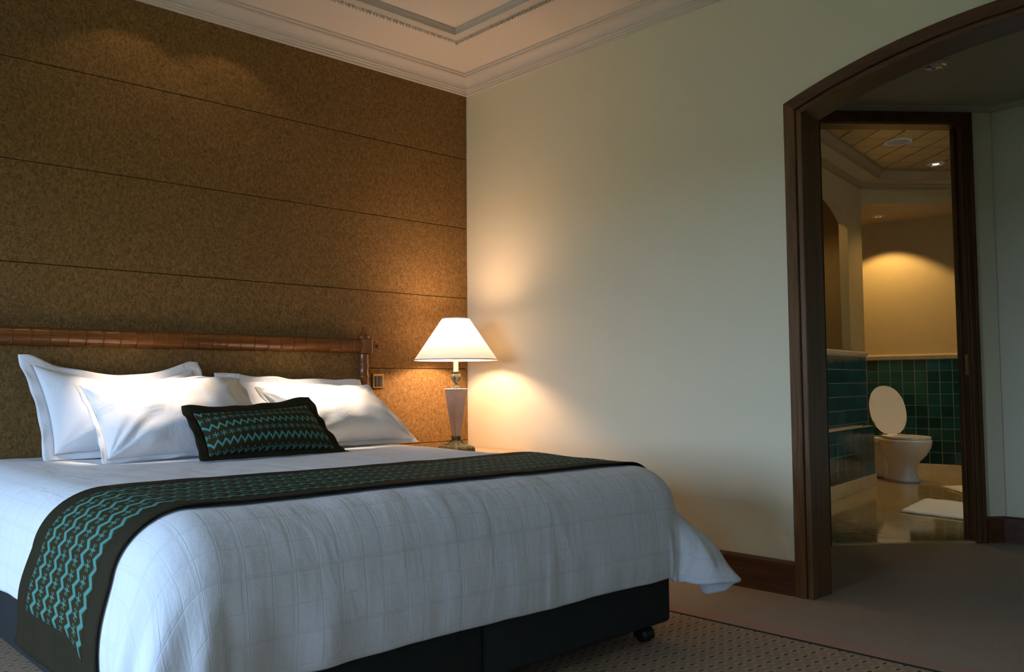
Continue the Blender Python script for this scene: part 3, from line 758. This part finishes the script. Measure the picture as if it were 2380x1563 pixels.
# pillows: four corners in space, bulging cover, flat flange round it
def pillow(name, TL, TR, BL, BR, T, sag, side, flange, mat, matf, label, cat, group, seed, droop=0.0, wr=.006, uvs=None, nf=(40, 28)):
    TL, TR, BL, BR = map(Vector, (TL, TR, BL, BR)); c = (BL+BR)/2
    rt_ = ((TR-TL)+(BR-BL)).normalized(); up = ((TL-BL)+(TR-BR)).normalized(); n = rt_.cross(up).normalized()
    if n.y > 0: n = -n
    W = (BR-BL).length; H = ((TL-BL).length+(TR-BR).length)/2
    def base(a, b):
        p = BL*(1-a)*(1-b)+BR*a*(1-b)+TL*(1-a)*b+TR*a*b
        ac = min(1, max(0, a)); bc = min(1, max(0, b))
        p = p - up*(sag*4*ac*(1-ac))*bc**2 + up*(.012*4*ac*(1-ac))*(1-bc)**3
        p = p + rt_*(side*4*bc*(1-bc))*((1-ac)**3-ac**3)
        return p
    def prof(a, b):
        k = (max(0, 1-abs(2*a-1)**2.6)*max(0, 1-abs(2*b-1)**2.4))**.55
        return k
    def crease(a, b):
        v = 0
        for (ca, cb) in ((0, 0), (1, 0), (0, 1), (1, 1)):
            dx = (a-ca)*W; dy = (b-cb)*H; r = sqrt(dx*dx+dy*dy)
            th = atan2(abs(dy), abs(dx))
            v += sin(th*13+seed+2*wob(r*9, th*2, seed))*math.exp(-r/.16)*min(1, r/.05)
        return v
    V = []; uv = []; nu, nv = nf; F = []
    for sgn in (1, -1):
        off = len(V)
        for i in range(nu):
            for j in range(nv):
                a = .5-.5*cos(pi*i/(nu-1)); b = .5-.5*cos(pi*j/(nv-1)); k = prof(a, b)
                w = (1-droop*(2*b-1))
                h = T*k*w*(.62 if sgn > 0 else .38)
                if sgn > 0: h += k**.4*wr*(wob(a*W*9, b*H*9, seed)+.9*crease(a, b)) if 0 < i < nu-1 and 0 < j < nv-1 else 0
                V.append(base(a, b) + n*sgn*h); uv.append((a*W, b*H))
        f = grid_faces(nu, nv, off)
        F += f if sgn > 0 else [q[::-1] for q in f]
    O = c.copy(); V = [v-O for v in V]
    bm_o = mesh(name, V, F, mat, None, True, uv)
    bm = bmesh.new(); bm.from_mesh(bm_o.data); bmesh.ops.remove_doubles(bm, verts=bm.verts, dist=.0004); bmesh.ops.recalc_face_normals(bm, faces=bm.faces); bm.to_mesh(bm_o.data); bm.free()
    bm_o.location = O
    tag(bm_o, label, cat, group)
    if flange:
        ea, eb = flange/W, flange/H; V = []; F = []; N = 44
        peri = [(t, 0) for t in lin(0, 1, N)][:-1] + [(1, t) for t in lin(0, 1, N)][:-1] + [(1-t, 1) for t in lin(0, 1, N)][:-1] + [(0, 1-t) for t in lin(0, 1, N)][:-1]
        K = 4
        for q, (a, b) in enumerate(peri):
            for k in range(K+1):
                e = k/K; aa = a+(2*a-1)*ea*e*(1 if a in (0, 1) else 0); bb = b+(2*b-1)*eb*e*(1 if b in (0, 1) else 0)
                if a not in (0, 1): aa = a + (a-.5)*2*ea*e
                if b not in (0, 1): bb = b + (b-.5)*2*eb*e
                p = base(aa, bb) - n*.004
                # follow the boundary displacement of the cover, then wave
                p = p + n*(e*.010*wob(q*.16, seed*3.1, 1) + e*e*.006*sin(q*.55+seed))
                if bb < .02: p.z = max(p.z, DTOP+.004+.004*e)
                V.append(p-O)
        M = len(peri)
        for q in range(M):
            for k in range(K): F.append((q*(K+1)+k, q*(K+1)+k+1, ((q+1)%M)*(K+1)+k+1, ((q+1)%M)*(K+1)+k))
        fo = mesh('flange', V, F, matf, bm_o, True)
        md = fo.modifiers.new('thickness', 'SOLIDIFY'); md.thickness = .004; md.offset = 0
    return bm_o
COTTON = Mat('white_pillow_cotton', (.80, .80, .81), .7, spec=.3); COTTON.b.inputs['Sheen Weight'].default_value = .15
COTTON.bump(COTTON.noise(COTTON.coord(), 11, 4, .6, 1.0), .3, .015); COTTON = COTTON.m
G = 'white pillows against the headboard'
pillow('pillow', (-2.545, -.165, 1.045), (-1.86, -.165, 1.03), (-2.50, -.345, .675), (-1.80, -.345, .675), .15, .085, .02, .045, COTTON, COTTON, 'white flanged pillow at far left leaning on the headboard, left of all', 'pillow', G, 1.3, wr=.004)
pillow('pillow', (-1.70, -.175, .975), (-.945, -.175, .945), (-1.70, -.36, .675), (-.90, -.36, .675), .15, .012, .015, .045, COTTON, COTTON, 'white flanged pillow at the back right beside the headboard post', 'pillow', G, 2.7, wr=.004)
pillow('pillow', (-2.42, -.375, .955), (-1.735, -.375, .985), (-2.40, -.665, .668), (-1.66, -.64, .668), .21, .006, .02, .022, COTTON, COTTON, 'plump white pillow in front left, partly behind the patterned cushion', 'pillow', G, 4.1, .25, .016, nf=(70, 50))
pillow('pillow', (-1.625, -.39, .925), (-1.02, -.39, .935), (-1.56, -.62, .668), (-.87, -.585, .668), .19, .000, .02, .022, COTTON, COTTON, 'white pillow in front right, closest to the lamp', 'pillow', G, 5.9, .25, .012, nf=(70, 50))
pillow('cushion', (-2.095, -.735, .838), (-1.575, -.735, .860), (-2.075, -.85, .668), (-1.50, -.85, .668), .13, .018, .01, .042, IKAT_C, BORDER, 'long olive and teal zigzag cushion with dark flange on the white bed', 'cushion', None, 7.7, .15, .003, nf=(50, 26))

# ------------------------------------------------------------------ headboard
HX0, HX1, HYF = -2.845, -.838, -.078
hb = tag(empty('headboard', (BX, -.04, 0)), 'fabric headboard with ringed bamboo style mahogany rail', 'headboard')
def hpart(o): o.parent = hb; o.matrix_parent_inverse = Matrix.Translation(hb.location).inverted(); return o
hpart(box('upholstered_panel', HX0+.02, HX1-.02, -.066, -.004, .30, 1.135, FABRIC, bevel=.008))
RZ, RR_ = 1.168, .040
pr = []; x = HX0+.02; seg = .0705
nseg = int((HX1-HX0-.04)/seg); seg = (HX1-HX0-.04)/nseg
for i in range(nseg):
    x0 = HX0+.02+i*seg
    pr += [(RR_+.001, x0), (RR_+.001, x0+.003), (RR_, x0+.005), (RR_, x0+.012), (RR_, x0+seg-.012), (RR_, x0+seg-.005), (RR_+.001, x0+seg-.003)]
    pr += [(RR_-.0012, x0+seg-.0008)]
hpart(lathe('rail', pr, RAILW, None, 28, 'x', (0, HYF, RZ)))
for s, xx in ((1, HX1), (-1, HX0)):
    post = hpart(lathe('post', [(.030, .02), (.030, .60), (.033, .61), (.030, .62), (.030, .855), (.0325, .862), (.0325, .872), (.030, .879), (.0295, .985), (.033, .992), (.033, .999), (.0295, 1.006), (.0295, 1.055), (.032, 1.061), (.032, 1.068), (.0295, 1.075), (.029, 1.12)], POSTW, None, 28, 'z', (xx, HYF, 0)))
    def ppart(o): o.parent = post; return o
    bm = bmesh.new(); add_box(bm, xx-.036, xx+.036, HYF-.040, HYF+.030, RZ-.044, RZ+.040)
    ppart(bm_obj('block', bm, POSTW, None, bevel=.006))
    ppart(lathe('finial', [(.033, RZ+.038), (.036, RZ+.044), (.036, RZ+.052), (.033, RZ+.058), (.024, RZ+.066), (.013, RZ+.074), (.007, RZ+.084), (.005, RZ+.094), (.008, RZ+.099), (.009, RZ+.104), (.004, RZ+.108)], POSTW, None, 24, 'z', (xx, HYF, 0)))
    # faceted end boss and knob
    bm = bmesh.new(); c0 = xx+s*.034
    base = [bm.verts.new((c0, HYF+y, RZ+z)) for (y, z) in ((-.038, 0), (0, .040), (.038, 0), (0, -.040))]
    mid = [bm.verts.new((c0+s*.018, HYF+y*.95, RZ+z*.95)) for (y, z) in ((-.038, 0), (0, .040), (.038, 0), (0, -.040))]
    tip = bm.verts.new((c0+s*.036, HYF, RZ))
    for i in range(4):
        bm.faces.new((base[i], base[(i+1)%4], mid[(i+1)%4], mid[i])); bm.faces.new((mid[i], mid[(i+1)%4], tip))
    ppart(bm_obj('end_boss', bm, POSTW))
    kn = [(.006, c0+s*.030), (.0055, c0+s*.046), (.009, c0+s*.050), (.010, c0+s*.056), (.006, c0+s*.062)]
    ppart(lathe('knob', kn, WOOD_DK, None, 14, 'x', (0, HYF, RZ)))

# light switch
sw = tag(empty('light_switch', (-.690, -.001, .970)), 'bronze framed double light switch beside the headboard post', 'switch')
BRONZE = Mat('bronze', (.32, .19, .08), .35, .9).m
bm = bmesh.new(); add_box(bm, -.040, .040, -.010, 0, -.042, .042); bm_obj('frame', bm, BRONZE, sw, bevel=.004)
SWB = m_plain('switch_rocker', (.035, .032, .024), .35, .1)
for s in (-1, 1):
    bm = bmesh.new(); add_box(bm, s*.0135-.0125, s*.0135+.0125, -.014, -.008, -.030, .030); bm_obj('rocker', bm, SWB, sw, bevel=.002)

# ------------------------------------------------------------------ nightstand and lamp
NSW = m_wood('nightstand_wood', (.10, .042, .018), (.20, .095, .042), 'x', .3)
NST = m_wood('nightstand_top', (.42, .30, .17), (.52, .39, .24), 'x', .35)
ns = tag(empty('nightstand', (-.36, -.30, 0)), 'low wooden nightstand in the corner under the table lamp', 'nightstand')
def nb(name, a, b, c, d, e, f, m, bev=.003, par=None): return box(name, a, b, c, d, e, f, m, par or ns, bevel=bev)
nb('body', -.32, .33, -.255, .275, .05, .528, NSW)
nb('top', -.335, .354, -.271, .290, .528, .553, NST, .004)
nb('edge_band', -.337, .356, -.2745, -.2705, .530, .5515, WOOD_X, .001)
nb('plinth', -.30, .31, -.235, .265, 0, .05, WOOD_X)
for k in range(2):
    d = nb('drawer', -.305, .315, -.267, -.254, .07+k*.225, .285+k*.225, NSW, .004)
    lathe('knob', [(.006, -.267), (.006, -.277), (.013, -.282), (.012, -.290), (.004, -.293)], BRASS, d, 16, 'y', (0, 0, .18+k*.225))
LX, LY = -.348, -.300
lp = tag(empty('table_lamp', (LX, LY, .553)), 'lit table lamp with white cone shade and tapered stone column', 'lamp')
VERDI = Mat('verdigris_bronze', rough=.5, metal=.35)
_n = VERDI.noise(VERDI.mapping((90, 90, 25)), 1, 4, .65)
VERDI.color(VERDI.mix(_n.map(.35, .68), (.020, .030, .020), (.20, .19, .10))); VERDI.bump(_n, .4, .004); VERDI = VERDI.m
STONE = m_marble('pink_grey_stone', (.27, .21, .185), (.34, .275, .245), (.14, .09, .07), 14, .45)
CANDLE = Mat('candle_sleeve', (.82, .76, .66), .5).m
def sq_loft(name, prof, mat, parent, sub=1, ridges=0, ramp=0):
    # square sections (half side, z) with optional fluting of the faces
    V = []; F = []; n = 8 if not ridges else ridges*4; per = n//4 if n >= 4 else 1
    per = max(2, ridges or 2); n = per*4
    for (h, z) in prof:
        for sd in range(4):
            for i in range(per):
                t = -1+2*i/per; bump = 1 + (ramp if (i % 2) else 0)
                x, y = {0: (t, -1*bump), 1: (1*bump, t), 2: (-t, 1*bump), 3: (-1*bump, -t)}[sd]
                if i == 0: x, y = {0: (-1, -1), 1: (1, -1), 2: (1, 1), 3: (-1, 1)}[sd]
                V.append((x*h, y*h, z))
    for k in range(len(prof)-1):
        for i in range(n): F.append((k*n+i, k*n+(i+1)%n, (k+1)*n+(i+1)%n, (k+1)*n+i))
    F.append(tuple(range(n))[::-1]); F.append(tuple(range((len(prof)-1)*n, len(prof)*n)))
    return mesh(name, V, F, mat, parent)
b0 = sq_loft('plinth', [(.076, .0), (.078, .003), (.078, .026), (.074, .032), (.071, .036)], VERDI, lp)
flare = [(.070-.052*(1-(1-t)**2.0)**.75 if t > 0 else .070, .036+.050*t) for t in lin(0, 1, 9)]
sq_loft('base', flare + [(.021, .087), (.023, .089), (.023, .095), (.019, .097)], VERDI, lp, ridges=14, ramp=-.07)
sq_loft('column', [(.0185, .096), (.046, .364), (.047, .366)], STONE, lp)
sq_loft('column_cap', [(.0475, .366), (.0475, .369), (.044, .3705)], CANDLE, lp)
lathe('urn', [(.024, .370), (.026, .376), (.016, .384), (.010, .396), (.009, .402), (.016, .410), (.0255, .424), (.0275, .438), (.0255, .450), (.022, .456), (.025, .460), (.026, .468), (.013, .469)], VERDI, lp, 72, flute=.07, nf=18)
lathe('candle_tube', [(.0145, .468), (.0145, .575), (.010, .58)], CANDLE, lp, 20)
SH = Mat('lamp_shade_fabric', (.86, .80, .70), .8); 
_tr = SH.N('ShaderNodeBsdfTranslucent'); _tr.inputs[0].default_value = (.92, .87, .80, 1); _df = SH.N('ShaderNodeBsdfDiffuse'); _df.inputs[0].default_value = (.84, .80, .74, 1)
_mx = SH.N('ShaderNodeMixShader'); _mx.inputs[0].default_value = .24
SH.nt.links.new(_df.outputs[0], _mx.inputs[1]); SH.nt.links.new(_tr.outputs[0], _mx.inputs[2]); SH.nt.links.new(_mx.outputs[0], SH.nt.nodes['Material Output'].inputs[0]); SH = SH.m
S0, S1 = 1.088-.553, 1.333-.553
sh = lathe('shade', [(.243, S0), (.2435, S0+.001), (.078, S1), (.0775, S1)], SH, lp, 64, cap=False)
lathe('shade_rim', [(.2415, S0-.001), (.2445, S0-.0005), (.2438, S0+.006), (.2408, S0+.006)], CANDLE, sh, 64, cap=False)
lathe('shade_rim', [(.0765, S1-.005), (.0805, S1-.005), (.0790, S1+.002), (.0760, S1+.002)], CANDLE, sh, 64, cap=False)
lathe('finial', [(.004, S1-.03), (.004, S1+.004), (.008, S1+.007), (.006, S1+.012), (.002, S1+.015)], BRASS, lp, 16)
bm = bmesh.new()
for k in range(3):
    a = 2*pi*k/3+.4; d = Vector((cos(a), sin(a), 0)); w = Vector((-sin(a), cos(a), 0))*.0015
    v = [bm.verts.new(q) for q in (w+Vector((0, 0, S1-.02)), -w+Vector((0, 0, S1-.02)), d*.0765-w+Vector((0, 0, S1-.004)), d*.0765+w+Vector((0, 0, S1-.004)))]
    bm.faces.new(v)
bm_obj('spider', bm, BRASS, lp)
bl = bpy.data.lights.new('lamp_bulb', 'POINT'); blo = bpy.data.objects.new('lamp_bulb', bl); COL.objects.link(blo)
bl.energy = 27; bl.color = (1.0, .645, .44); bl.shadow_soft_size = .06; blo.location = (LX, LY, 1.258)

# ------------------------------------------------------------------ toilet
PORC = Mat('white_porcelain', (.66, .62, .54), .12).m
SEATP = Mat('toilet_seat_plastic', (.74, .69, .60), .25).m
tl_ = radians(-129.3)
to = tag(empty('toilet', (4.78, -.73, .006), tl_), 'white toilet with raised oval lid against green tiles', 'toilet')
# local +x is the direction the bowl points
def oval(cx, hl, hwid, z, n=36, e=2.3, back=None):
    pts = []
    for i in range(n):
        t = 2*pi*i/n; c, s = cos(t), sin(t)
        x = cx + hl*(abs(c)**(2/e))*(1 if c >= 0 else -1); y = hwid*(abs(s)**(2/e))*(1 if s >= 0 else -1)
        if back is not None and x < back: x = back
        pts.append((x, y, z))
    return pts
secs = [oval(.00, .215, .115, 0, e=3), oval(.00, .215, .115, .02, e=3), oval(-.01, .20, .10, .05, e=3), oval(-.01, .19, .095, .13, e=2.8), oval(.01, .22, .115, .19, e=2.6),
        oval(.05, .265, .155, .255, e=2.4), oval(.075, .290, .180, .320, e=2.4), oval(.08, .300, .190, .375, e=2.4), oval(.08, .300, .190, .395, e=2.4), oval(.08, .285, .175, .402, e=2.4)]
V = [p for s in secs for p in s]; F = []; n = 36
for k in range(len(secs)-1):
    for i in range(n): F.append((k*n+i, k*n+(i+1)%n, (k+1)*n+(i+1)%n, (k+1)*n+i))
F.append(tuple(range(n))[::-1]); F.append(tuple(range((len(secs)-1)*n, len(secs)*n)))
mesh('bowl', V, F, PORC, to, True)
bm = bmesh.new(); add_box(bm, -.40, -.08, -.115, .115, 0, .385); bm_obj('skirt', bm, PORC, to, bevel=.03, seg=3, smooth=True)
bm = bmesh.new(); add_box(bm, -.40, -.13, -.175, .175, .345, .402); bm_obj('shelf', bm, PORC, to, bevel=.015, seg=3, smooth=True)
for sx in (.02, -.1): lathe('bolt_cap', [(.012, 0), (.012, .006), (.004, .012)], CHROME, to, 12, 'z', (sx, .118, .02))
def ring_loft(name, outer, inner, z0, z1, mat, parent):
    V = []; F = []; n = len(outer)
    for (pts, z) in ((inner, z0), (outer, z0), (outer, z1), (inner, z1)): V += [(x, y, z) for (x, y, _) in pts]
    for k in range(4):
        for i in range(n): F.append((k*n+i, k*n+(i+1)%n, ((k+1)%4)*n+(i+1)%n, ((k+1)%4)*n+i))
    o = mesh(name, V, F, mat, parent, True); autosmooth(o); return o
ring_loft('seat', oval(.105, .265, .188, 0, e=2.2), oval(.12, .17, .115, 0, e=2.1), .404, .424, SEATP, to)
lid = empty('lid', (-.155, 0, .428), 0, to); lid.rotation_euler = (0, radians(-(180-72)) + pi, 0)
lid.rotation_euler = (0, radians(-106), 0)
# lid modelled lying forward (+x) from its hinge, then swung up past vertical
pts = oval(.238, .248, .184, 0, e=2.15)
V = [(x, y, 0) for (x, y, _) in pts] + [((x-.225)*.97+.225, y*.97, .016) for (x, y, _) in pts] + [(.225, 0, .022)] + [((x-.225)*.93+.225, y*.92, .004) for (x, y, _) in pts] + [(.225, 0, .006)]
F = []; n = len(pts)
for i in range(n):
    F.append((i, (i+1)%n, n+(i+1)%n, n+i)); F.append((n+i, n+(i+1)%n, 2*n)); F.append((2*n+1+i, i, (i+1)%n, 2*n+1+(i+1)%n)[::-1]); F.append((2*n+1+(i+1)%n, 2*n+1+i, 3*n+1))
lo = mesh('lid_shell', V, F, SEATP, lid, True); autosmooth(lo)
for (x, y) in ((.12, .15), (.12, -.15), (.36, .14), (.36, -.14)): box('bumper', x-.014, x+.014, y-.009, y+.009, -.006, .004, SEATP, lid, bevel=.002)
for s in (-1, 1): lathe('hinge', [(.011, s*.05), (.011, s*.105)], CHROME, to, 14, 'y', (-.155, 0, .425))

# ------------------------------------------------------------------ bath mats
TERRY = m_plain('white_terry_towel', (.70, .64, .50), .95, .08, 60, .5, 300)
def mat_obj(c, wv, hv, label, seed):
    c = Vector(c); wv = Vector(wv); hv = Vector(hv); n = 24; V = []; F = []
    for i in range(n):
        for j in range(n):
            a = i/(n-1); b = j/(n-1); e = min(a, 1-a, b, 1-b)
            p = c + wv*(a+.012*wob(b*7, seed, 0)*(1 if a < .5 else -1)) + hv*(b+.03*wob(a*8, seed, 4)*(1 if b > .5 else .2))
            V.append((p.x, p.y, .008+.010*min(1, e/.04)+.004*wob(a*6, b*6, seed)))
    F = grid_faces(n, n); o = mesh('bath_mat', V, F, TERRY, None, True)
    md = o.modifiers.new('t', 'SOLIDIFY'); md.thickness = .006; md.offset = 1
    return tag(o, label, 'bath mat', 'white bath mats')
mat_obj((2.745, -1.544), (-.13, -.72), (.80, .13), 'white towel bath mat nearest the bathroom door', 1.0)
mat_obj((4.461, -1.212), (-.42, -.36), (.36, -.40), 'white towel bath mat beyond the first, beside the toilet', 2.0)
